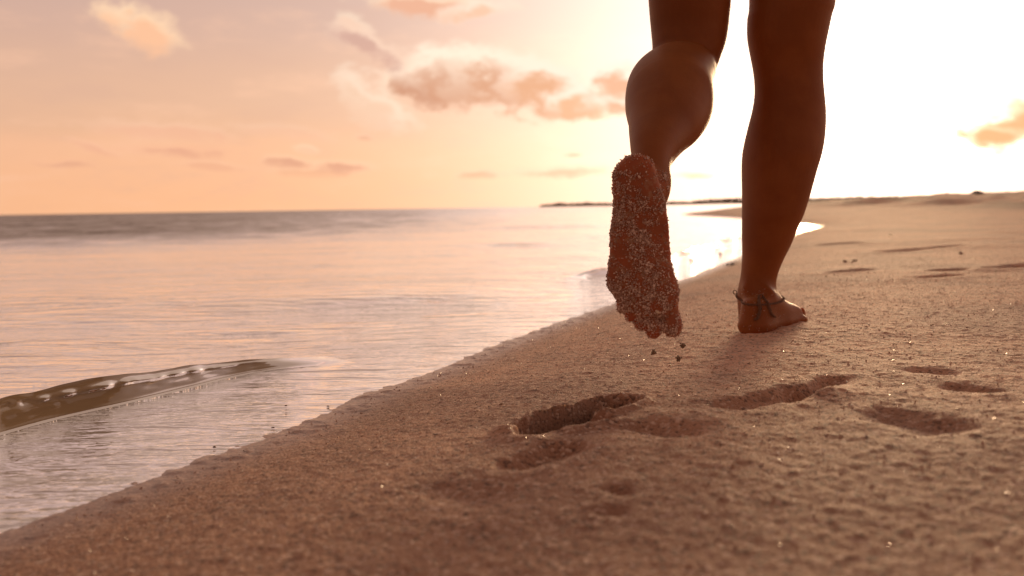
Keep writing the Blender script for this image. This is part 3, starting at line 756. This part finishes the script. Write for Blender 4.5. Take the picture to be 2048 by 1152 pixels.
raw = bpy.data.meshes.new('body_raw'); raw.from_pydata([tuple(map(float, v)) for v in BV], [], BF); raw.update()
tmp = bpy.data.objects.new('body_raw', raw); C.objects.link(tmp)
rm = tmp.modifiers.new('r', 'REMESH'); rm.mode = 'VOXEL'; rm.voxel_size = 0.0020; rm.use_smooth_shade = True
sm = tmp.modifiers.new('s', 'SMOOTH'); sm.factor = 0.5; sm.iterations = 7
dg = bpy.context.evaluated_depsgraph_get(); ev = tmp.evaluated_get(dg)
body_me = bpy.data.meshes.new_from_object(ev); body_me.name = 'body'
bpy.data.objects.remove(tmp); bpy.data.meshes.remove(raw)
nv = len(body_me.vertices); co = np.empty(nv*3, np.float32); body_me.vertices.foreach_get('co', co); co = co.reshape(-1, 3)
no = np.empty(nv*3, np.float32); body_me.vertices.foreach_get('normal', no); no = no.reshape(-1, 3)
# soles are redder skin
rel = co-O; ly = rel@vy; lz = rel@vz; lx = rel@vx
sole = ((no@(-vz)) > -0.3)*sstep(0.05, 0.022, lz)*(ly > -0.01)*(ly < 0.27)*(lz < 0.06)*(np.abs(lx) < .1)
a = body_me.attributes.new('sole', 'FLOAT', 'POINT'); a.data.foreach_set('value', sole.astype(np.float32))
# the flesh runs together over ankles and instep
E = np.empty(len(body_me.edges)*2, np.int32); body_me.edges.foreach_get('vertices', E); E = E.reshape(-1, 2)
deg = np.bincount(E.ravel(), minlength=nv).astype(np.float32)
dR = (co-np.array(heel))@fd; 
wgt = sstep(0.012, 0.030, co[:, 2])*sstep(0.16, 0.11, co[:, 2])*(co[:, 1] > 1.4)*sstep(0.165, 0.12, dR)
cA = P(1303, 372, 1.235)
wgt = np.maximum(wgt, sstep(0.085, 0.045, np.linalg.norm(co-cA, axis=1))*sstep(0.022, 0.038, (co-O)@vz))
wgt = np.maximum(wgt, 0.35*sstep(0.10, 0.06, np.abs(co[:, 2]-0.40))*(co[:, 1] > 1.4))
act = wgt > 0.001
Ea = E[act[E].any(1)]
for _ in range(130):
    acc = np.stack([np.bincount(Ea[:, 0], co[Ea[:, 1], q], nv)+np.bincount(Ea[:, 1], co[Ea[:, 0], q], nv) for q in range(3)], -1)
    dg_ = np.maximum(deg, 1)[:, None]
    co[act] += ((acc/dg_-co)*(0.6*wgt[:, None]))[act].astype(np.float32)
body_me.vertices.foreach_set('co', co.ravel()); body_me.update()
print('BODY verts', nv, 'polys', len(body_me.polygons))

m, nt, b = mat('tanned_skin')
pos = geo_pos(nt)
k1 = noise(nt, pos, 14, 3, 0.6); k2 = noise(nt, pos, 260, 2, 0.6); k3 = noise(nt, pos, 60, 3, 0.6)
skin = mixc(nt, k1.ss(0.35, 0.65), (0.34, 0.118, 0.032), (0.29, 0.095, 0.025))
skin = mixc(nt, attr(nt, 'sole'), skin, mixc(nt, k3.ss(0.35, 0.65), (0.48, 0.155, 0.068), (0.42, 0.15, 0.075)))
nt.links.new(skin, b.inputs['Base Color'])
dust = noise(nt, pos, 75, 4, 0.65).ss(0.50, 0.68)*attr(nt, 'sole')
skin = mixc(nt, dust*0.75, skin, (0.52, 0.36, 0.25)); nt.links.new(skin, b.inputs['Base Color'])
b.inputs['Roughness'].default_value = 0.52
b.inputs['Specular IOR Level'].default_value = 0.28
b.inputs['Subsurface Weight'].default_value = 0.5
b.inputs['Subsurface Radius'].default_value = (1.0, 0.35, 0.15); b.inputs['Subsurface Scale'].default_value = 0.02
b.inputs['Sheen Weight'].default_value = 0.08; b.inputs['Sheen Roughness'].default_value = 0.35; b.inputs['Sheen Tint'].default_value = (1.0, 0.62, 0.36, 1)
nt.links.new(bump(nt, k2, 0.35, 0.0006), b.inputs['Normal'])
for mm in list(body_me.materials): pass
body_me.materials.clear()
person = link('person', None, None, None, label='barefoot person walking away along the sand, left heel lifted and sole caked in sand', category='person')
person.location = (float(heel[0]), float(heel[1]), 0.0)
def child(name, me, m_, **props):
    o = link(name, me, m_, person, **props); o.location = (-person.location[0], -person.location[1], 0.0); return o
child('body', body_me, m)
bvh = BVHTree.FromPolygons([Vector(v) for v in co[:1]], [], all_triangles=False) if False else None

# swimming shorts, above the frame
keys = [(0.3875, 1.60, 0.80, .178, .118), (0.3875, 1.60, 0.88, .182, .126), (0.3875, 1.60, 0.96, .171, .116), (0.3875, 1.605, 1.03, .146, .10)]
BV, BF = [], []
n1_ = [ring(np.array(k[:3]), EX, EY, k[3], k[4], 44, 0.9) for k in spline(keys, 16)]
add_loft(n1_, caps=False)
for hp, cx0 in ((HIP_R, .476), (HIP_L, .300)):
    add_loft([ring(np.array((cx0, 1.60, z)), EX, EY, .093-.03*(0.84-z)*.5, .094, 40) for z in np.linspace(0.72, 0.86, 8)], caps=False)
cl_me = mesh_np('shorts', np.array(BV), np.array(BF), True)
mc, ntc, bc = mat('dark_cotton'); bc.inputs['Base Color'].default_value = (0.03, 0.03, 0.04, 1); bc.inputs['Roughness'].default_value = 0.9
child('shorts', cl_me, mc)

# sand stuck to the sole
tri_src = np.where((sole > 0.35))[0]
def icosa():
    p = (1+5**.5)/2
    v = np.array([(-1,p,0),(1,p,0),(-1,-p,0),(1,-p,0),(0,-1,p),(0,1,p),(0,-1,-p),(0,1,-p),(p,0,-1),(p,0,1),(-p,0,-1),(-p,0,1)], float)
    v /= np.linalg.norm(v[0])
    f = np.array([(0,11,5),(0,5,1),(0,1,7),(0,7,10),(0,10,11),(1,5,9),(5,11,4),(11,10,2),(10,7,6),(7,1,8),(3,9,4),(3,4,2),(3,2,6),(3,6,8),(3,8,9),(4,9,5),(2,4,11),(6,2,10),(8,6,7),(9,8,1)])
    return v, f
ICO, ICOF = icosa()
TET = np.array([(1, 1, 1), (-1, -1, 1), (-1, 1, -1), (1, -1, -1)])*0.75; TETF = np.array([(0, 2, 1), (0, 1, 3), (0, 3, 2), (1, 2, 3)])
OCT = np.array([(1,0,0),(-1,0,0),(0,1,0),(0,-1,0),(0,0,1),(0,0,-1)], float); OCTF = np.array([(0,2,4),(2,1,4),(1,3,4),(3,0,4),(2,0,5),(1,2,5),(3,1,5),(0,3,5)])
def grains(centers, sizes, r, base=OCT, faces=OCTF, squash=0.55, jit=0.25):
    n = len(centers); k = len(base)
    q = r.normal(0, 1, (n, 4)); q /= np.linalg.norm(q, axis=1)[:, None]
    w_, x_, y_, z_ = q.T
    Rm = np.stack([1-2*(y_*y_+z_*z_), 2*(x_*y_-z_*w_), 2*(x_*z_+y_*w_), 2*(x_*y_+z_*w_), 1-2*(x_*x_+z_*z_), 2*(y_*z_-x_*w_), 2*(x_*z_-y_*w_), 2*(y_*z_+x_*w_), 1-2*(x_*x_+y_*y_)], -1).reshape(n, 3, 3)
    L = base[None]*(1+r.normal(0, jit, (n, k, 1))); L = L*np.stack([1+r.random(n)*0.5, np.full(n, 0.8), squash+r.random(n)*0.35], -1)[:, None, :]
    V = np.einsum('nij,nkj->nki', Rm, L)*sizes[:, None, None]+centers[:, None, :]
    Ff = (faces[None]+(np.arange(n)*k)[:, None, None]).reshape(-1, 3)
    return V.reshape(-1, 3), Ff
r = np.random.default_rng(3)
pxy = np.stack([lx, ly], -1)[tri_src]
dens = 0.40 + 0.9*sstep(-0.25, 0.5, fbm(pxy[:, 0], pxy[:, 1], 0.035, 3, 0.6, 500)) \
    + 1.0*np.exp(-((pxy[:, 0]-0.012)/0.022)**2-((pxy[:, 1]-0.145)/0.05)**2) + 0.6*sstep(0.15, 0.19, pxy[:, 1]) \
    - 0.30*np.exp(-((pxy[:, 0]-0.022)/0.018)**2-((pxy[:, 1]-0.05)/0.03)**2)
dens = np.clip(dens*(1+0.9*fbm(pxy[:, 0], pxy[:, 1], 0.011, 2, 0.6, 520)), 0.08, 3)**1.5*(1-0.75*sstep(0.222, 0.24, pxy[:, 1])); pick = r.choice(tri_src, 9500, p=dens/dens.sum(), replace=True)
sz = 0.00045+0.0013*r.random(len(pick))**2.4
cen = co[pick]+no[pick]*sz[:, None]*0.45 + r.normal(0, 0.0006, (len(pick), 3))*(1-np.abs(no[pick]))
Vg, Fg = grains(cen, sz, r)
mg, ntg, bg_ = mat('stuck_sand')
gi = ntg.nodes.new('ShaderNodeNewGeometry'); rnd = N(ntg, gi.outputs['Random Per Island'])
ntg.links.new(mixc(ntg, rnd.ss(0.2, 0.95), (0.50, 0.34, 0.28), (0.98, 0.84, 0.76)), bg_.inputs['Base Color']); bg_.inputs['Roughness'].default_value = 0.45
child('sand_grains', mesh_np('sand_grains', Vg, Fg, False), mg, kind='stuff')
# a few grains on the standing foot and calves
sel = np.where((co[:, 2] < 0.07) & (co[:, 2] > 0.004) & (co[:, 1] > 1.45))[0]
pick = r.choice(sel, 500); sz = 0.0004+0.0006*r.random(500)
Vg, Fg = grains(co[pick]+no[pick]*sz[:, None]*0.4, sz, r)
child('dusting_sand', mesh_np('dusting_sand', Vg, Fg, False), mg, kind='stuff')
# broken shell stuck below the toes
c0 = P(1323.5, 631, 1.155)
dgi = np.argmin(np.linalg.norm(co-c0, axis=1)); c0 = co[dgi]+no[dgi]*0.001
Vg, Fg = grains(c0[None], np.array([0.0042]), r, ICO, ICOF, 0.3, 0.12)
mb_, ntb, bb_ = mat('shell'); bb_.inputs['Base Color'].default_value = (0.86, 0.72, 0.55, 1); bb_.inputs['Roughness'].default_value = 0.3
link('shell_chip', mesh_np('shell_chip', Vg, Fg, False), mb_, None, label='pale shell chip stuck under the toes of the lifted foot', category='shell')

# ------------------------------------------------------------------ anklet
body_me.calc_loop_triangles()
tri = np.empty(len(body_me.loop_triangles)*3, np.int32); body_me.loop_triangles.foreach_get('vertices', tri); tri = tri.reshape(-1, 3)
near_v = (co[:, 2] < 0.16) & (co[:, 1] > 1.42)
tk = near_v[tri].all(1); tri = tri[tk]; us = np.unique(tri); rm_ = np.full(nv, -1); rm_[us] = np.arange(len(us))
bvh = BVHTree.FromPolygons([Vector(map(float, v)) for v in co[us]], [tuple(map(int, f)) for f in rm_[tri]], all_triangles=True)
def tube_mesh(paths, radii, n=7):
    V, Ff = [], []
    for pth, rad_ in zip(paths, radii):
        pth = np.array(pth); b0 = len(V); m_ = len(pth)
        for i in range(m_):
            tan = pth[min(i+1, m_-1)]-pth[max(i-1, 0)]; tan = tan/(np.linalg.norm(tan)+1e-9)
            ref = EZ if abs(tan[2]) < .9 else EX
            a1 = np.cross(tan, ref); a1 /= np.linalg.norm(a1); a2 = np.cross(tan, a1)
            rr_ = rad_ if np.isscalar(rad_) else rad_[i]
            for q in range(n):
                an = q/n*2*math.pi; V.append(pth[i]+(a1*math.cos(an)+a2*math.sin(an))*rr_)
        for i in range(m_-1):
            for q in range(n): Ff.append((b0+i*n+q, b0+i*n+(q+1) % n, b0+(i+1)*n+(q+1) % n, b0+(i+1)*n+q))
    return np.array(V), np.array(Ff)
acx = np.array([*( (P(1472, 585, 1.59)+P(1551, 585, 1.59))/2 )[:2], 0])
za = PG(1512, 668)[2]
zc = P(1512, 590, 1.585)[2]
def surf(phi, z, off):
    d = Vector((math.cos(phi), math.sin(phi), 0)); o_ = Vector((acx[0], acx[1], z))+d*0.12
    h_ = bvh.ray_cast(o_, -d, 0.13)
    rr_ = (h_[0]-Vector((acx[0], acx[1], z))).length if h_[0] is not None else 0.036
    return rr_+off
NPH = 220
loop = []
for strand in range(2):
    rs = []
    for i in range(NPH+1):
        ph = i/NPH*2*math.pi
        z = zc + 0.0055*math.cos(ph+math.pi/2)*-1*0 + (0.010*(1-math.cos(ph+math.pi/2))/2 - 0.0085)     # sags at the back
        rs.append([ph, z, surf(ph, z, 0.0016)])
    rr_ = np.array([x[2] for x in rs]); rr_ = np.array([rr_[max(0, i-4):i+5].mean() for i in range(len(rr_))]); rr_ = np.maximum(rr_, [x[2]-0.0004 for x in rs])
    pth = []
    for i, (ph, z, _) in enumerate(rs):
        tw = ph*34+strand*math.pi
        q = rr_[i]+0.0010*math.cos(tw); pth.append((acx[0]+math.cos(ph)*q, acx[1]+math.sin(ph)*q, z+0.0011*math.sin(tw)))
    loop.append(pth)
ma, nta, ba = mat('weathered_cord'); nn = noise(nta, geo_pos(nta), 900, 2, 0.6)
nta.links.new(mixc(nta, nn.ss(0.3, 0.7), (0.10, 0.055, 0.035), (0.30, 0.18, 0.12)), ba.inputs['Base Color']); ba.inputs['Roughness'].default_value = 0.8
anklet = link('anklet', None, None, None, label='twisted grey cord anklet tied in a knot above the standing foot', category='anklet')
anklet.location = (float(acx[0]), float(acx[1]), float(zc))
def achild(name, V, Ff, m_=ma):
    o = link(name, mesh_np(name, V-np.array(anklet.location), Ff, True), m_, anklet); return o
V_, F_ = tube_mesh(loop, [[0.00085*(1+0.3*math.sin(i*1.25)) for i in range(NPH+1)]]*2); achild('cord', V_, F_)
def on_skin(px, py, off=0.002):
    r_ = ray(px, py); h_ = bvh.ray_cast(Vector(CAM), Vector(r_), 3.0)
    if h_[0] is None: return P(px, py, 1.53)
    return np.array(h_[0])+np.array(h_[1])*off
kc = on_skin(1521, 596, 0.003)
def tassel(pts_px, w0, seed):
    pts_ = [on_skin(px, py, 0.0025) for px, py in pts_px]; pts_ = spline(pts_, 22)
    V0, F0 = [], []; paths = []; rads = []
    rr2 = np.random.default_rng(seed)
    for s_ in range(9):
        ph0 = s_/9*2*math.pi
        pth = [p_+np.array((math.cos(ph0+i*.8), -0.3*abs(math.sin(ph0+i*.8)), 0.35*math.sin(ph0+i*0.8)))*w0*(1+0.35*i/22)+rr2.normal(0, w0*.16, 3) for i, p_ in enumerate(pts_)]
        paths.append(pth); rads.append([w0*0.40*(1+.25*math.sin(i*1.9+s_)) for i in range(22)])
    return tube_mesh(paths, rads, 5)
V_, F_ = tassel([(1518, 594), (1517, 606), (1519, 618), (1516, 632), (1511, 640)], 0.0019, 1); achild('tassel', V_, F_)
V_, F_ = tassel([(1526, 596), (1533, 606), (1537, 618), (1541, 628), (1547, 634)], 0.0016, 2); achild('tassel', V_, F_)
th_ = np.linspace(0, 2*math.pi*2.4, 60)
V_, F_ = tube_mesh([[kc+np.array((math.cos(a_)*0.0032, -0.0015+0.0012*math.sin(a_*1.7), math.sin(a_)*0.0030)) for a_ in th_]], [0.0012], 6); achild('knot', V_, F_)
V_, F_ = tube_mesh([[P(1470, 584.5, 1.585)+np.array((math.cos(a_)*0.0032, 0.002*math.sin(a_), math.sin(a_)*0.0030)) for a_ in np.linspace(0, 2*math.pi, 24)]], [0.0008], 6); achild('clasp_ring', V_, F_)

# ------------------------------------------------------------------ loose things on the sand
def ground(px, py):
    p = PG(px, py, 0.0)
    for _ in range(8):
        z = float(land_h(np.array([p[0]]), np.array([p[1]]))[0]); p = PG(px, py, z)
    return p
m_clump, ntx, bx_ = mat('damp_sand_clump'); bx_.inputs['Roughness'].default_value = 0.8
nn = noise(ntx, geo_pos(ntx), 700, 3, 0.6); ntx.links.new(mixc(ntx, nn.ss(.35, .65), (0.16, 0.12, 0.08), (0.38, 0.28, 0.20)), bx_.inputs['Base Color'])
for px, py, d, sz_, lab in ((1307.5, 705, 1.165, .0036, 'dark clump of sand falling below the second toe, the left one of three'), (1357, 716, 1.165, .0034, 'dark clump of sand falling in the air, lowest of three'), (1366, 691, 1.17, .0032, 'dark clump of sand just below the big toe tip')):
    n = 26; rr2 = np.random.default_rng(int(px))
    V_, F_ = grains(rr2.normal(0, sz_*0.40, (n, 3)), sz_*(0.25+0.2*rr2.random(n)), rr2, ICO, ICOF, .9, .05)
    V2, F2 = grains(np.zeros((1, 3)), np.array([sz_*0.95]), rr2, ICO, ICOF, .9, .05)
    V_ = np.vstack([V_, V2]); F_ = np.vstack([F_, F2+n*12])
    o = link('sand_clump', mesh_np('sand_clump', V_, F_, True), m_clump, None, label=lab, category='sand clump', group='sand clumps dropping from the lifted foot'); o.location = P(px, py, d)

def chip_mesh(seed, sz_):
    """a curved broken shell"""
    rr2 = np.random.default_rng(seed); n = 9; V, Fq = [], []
    out = 1+rr2.normal(0, .16, n)
    for layer, th2 in ((0, 0), (1, .16)):
        for ri, f in ((0, .0), (1, .5), (2, 1.0)):
            for q in range(n):
                an = q/n*2*math.pi; x = math.cos(an)*f*out[q]; y = math.sin(an)*f*out[q]*.7
                V.append((x*sz_, y*sz_, ((1-x*x-y*y)*.35-th2)*sz_))
    def idx(l, ri, q): return l*3*n+ri*n+q % n
    for l in (0, 1):
        for ri in (0, 1):
            for q in range(n):
                f_ = (idx(l, ri, q), idx(l, ri+1, q), idx(l, ri+1, q+1), idx(l, ri, q+1))
                Fq.append(f_ if l == 0 else f_[::-1])
    for q in range(n): Fq.append((idx(0, 2, q), idx(1, 2, q), idx(1, 2, q+1), idx(0, 2, q+1)))
    return mesh_np('shell', np.array(V), np.array(Fq), True)
shells = [(1703, 525, 5, 'white shell on the sand right of the standing leg, beside two dark pebbles'),
          (1724, 538, 4, 'white shell at the end of the dark hollow right of the shin'),
          (1779, 471, 4.5, 'white shell farthest up the beach right of the leg'),
          (1652, 553, 4, 'small pale shell on the sand just above the standing foot'),
          (1340, 731, 3.5, 'pale shell on the sand under the falling clumps'),
          (1003, 808, 5, 'pale shell left of the deep dark footprint'),
          (1018, 858, 5, 'pale shell between the deep footprint and the shallow hollow'),
          (1758, 995, 4.0, 'bright blurred shell alone in the foreground sand'),
          (1540, 886, 3.0, 'left one of two small shells in the foreground below the middle footprint'),
          (1621, 887, 3.2, 'right one of two small shells in the foreground below the middle footprint'),
          (1647, 904, 3.0, 'small shell lowest of three below the middle footprint'),
          (1752, 884, 3.2, 'small bright shell at the near rim of the right hollow'),
          (1597, 945, 3.0, 'blurred golden shell in the foreground below the three small ones'),
          (1850, 838, 3.0, 'small shell on the far rim of the right hollow'),
          (1718, 590, 3.2, 'pale shell on the sand level with the anklet'),
          (1738, 650, 3.6, 'pale broken shell on the sand right of the toes')]
for i, (px, py, sz_, lab) in enumerate(shells):
    p = ground(px, py); k = sz_/FPX*p[1]
    o = link('shell', chip_mesh(i, k), mb_, None, label=lab, category='shell', group='shells lying on the beach')
    o.location = (p[0], p[1], p[2]+k*0.15); o.rotation_euler = (0.35*math.sin(i*2.1), 0.3*math.cos(i*3.3), i*1.3)
mp, ntp, bp = mat('wet_pebble'); bp.inputs['Roughness'].default_value = 0.55
nn = noise(ntp, geo_pos(ntp), 120, 2, 0.6); ntp.links.new(mixc(ntp, nn.ss(.35, .65), (0.30, 0.20, 0.15), (0.42, 0.29, 0.22)), bp.inputs['Base Color'])
pebbles = [(1690, 524, 6, 'dark pebble beside the white shell right of the shin'), (1709, 522, 5, 'smaller dark pebble just right of the white shell'),
           (1921, 508, 6, 'dark pebble alone on the upper beach at far right'), (546, 855, 4, 'dark pebble in the shallows near the sand edge, between the others'),
           (429, 893, 4, 'dark pebble in the shallows nearest the camera'), (572, 811, 3.5, 'dark pebble poking out of the shallow water before the wave end'),
           (656, 812, 3.5, 'dark pebble in the shallows close to the pebbly waterline'), (1383, 519, 6, 'brown pebble in the shining shallows right of the lifted foot'),
           (1440, 507, 5, 'brown pebble at the water edge left of the shin')]
for i, (px, py, sz_, lab) in enumerate(pebbles):
    water = 'shallow' in lab or 'water' in lab
    p = PG(px, py, WL) if water else ground(px, py); k = sz_/FPX*p[1]
    zg = float(land_h(np.array([p[0]]), np.array([p[1]]))[0])
    rr2 = np.random.default_rng(40+i)
    V_, F_ = grains(np.zeros((1, 3)), np.array([k]), rr2, ICO, ICOF, .75, .10)
    pb = mesh_np('pebble', V_, F_, True)
    o = link('pebble', pb, mp, None, label=lab, category='pebble', group='dark pebbles along the beach')
    o.location = (p[0], p[1], max(zg+k*0.3, WL-k*0.05 if water else -9)); o.scale = (1.1, .9, .5)
    sub = o.modifiers.new('round', 'SUBSURF'); sub.levels = 2; sub.render_levels = 2
# scrap of seaweed by the waterline
p = ground(1461, 531)
k = p[1]/FPX
paths, rads = [], []
rr2 = np.random.default_rng(77)
for i in range(11):
    a0_ = rr2.random()*6.28; L = (6+10*rr2.random())*k; lift = rr2.random()*1.0
    pth = [np.array((math.cos(a0_+j*.13)*L*j/9-(i-5)*k*1.1, math.sin(a0_+j*.13)*L*j/9, 0.3*k+lift*L*math.sin(j/9*2.4)*.9)) for j in range(10)]
    paths.append(pth); rads.append([k*1.0*(1-j/12) for j in range(10)])
V_, F_ = tube_mesh(paths, rads, 5)
mw, ntw, bw = mat('dry_seaweed'); bw.inputs['Base Color'].default_value = (0.035, 0.025, 0.015, 1); bw.inputs['Roughness'].default_value = 0.6
o = link('seaweed_scrap', mesh_np('seaweed_scrap', V_, F_, True), mw, None, label='small dark scrap of seaweed on the sand left of the standing leg', category='seaweed'); o.location = p

# uncountable grit: pale and dark crumbs
def grit(name, n, lo, hi, ca, cb, seed, label):
    r = np.random.default_rng(seed)
    rad_ = np.sqrt(r.random(n)*(5.5**2-0.4**2)+0.4**2)*r.random(n)**0.35; an = r.uniform(-0.68, 0.68, n)
    x = rad_*np.sin(an); y = CY+rad_*np.cos(an); ok = (y > 0.35)
    x, y = x[ok], y[ok]
    s = shore_sd(x, y); k_ = s > 0.01; x, y, s = x[k_], y[k_], s[k_]
    z = land_h(x, y, s); sz_ = (lo+(hi-lo)*r.random(len(x))**2.2)*0.72
    V, Ff = grains(np.stack([x, y, z+sz_*0.05], -1), sz_, r, TET, TETF)
    mm, nn_, bb = mat(name); g_ = nn_.nodes.new('ShaderNodeNewGeometry')
    nn_.links.new(mixc(nn_, N(nn_, g_.outputs['Random Per Island']), ca, cb), bb.inputs['Base Color']); bb.inputs['Roughness'].default_value = 0.25
    link(name, mesh_np(name, V, Ff, False), mm, None, kind='stuff', label=label, category='grit')
grit('shell_grit', 42000, 0.0005, 0.0024, (0.90, 0.74, 0.62), (0.55, 0.38, 0.29), 21, 'pale crumbs of shell strewn over the sand')
grit('dark_grit', 9000, 0.0005, 0.0015, (0.14, 0.09, 0.065), (0.30, 0.19, 0.14), 22, 'dark grains and crumbs strewn over the sand')
tot = sum(len(o.data.polygons)*(2 if o.data.polygons and o.data.polygons[0].loop_total == 4 else 1) for o in S.objects if o.type == 'MESH')
open('/tmp/tris.txt', 'w').write(str(tot))
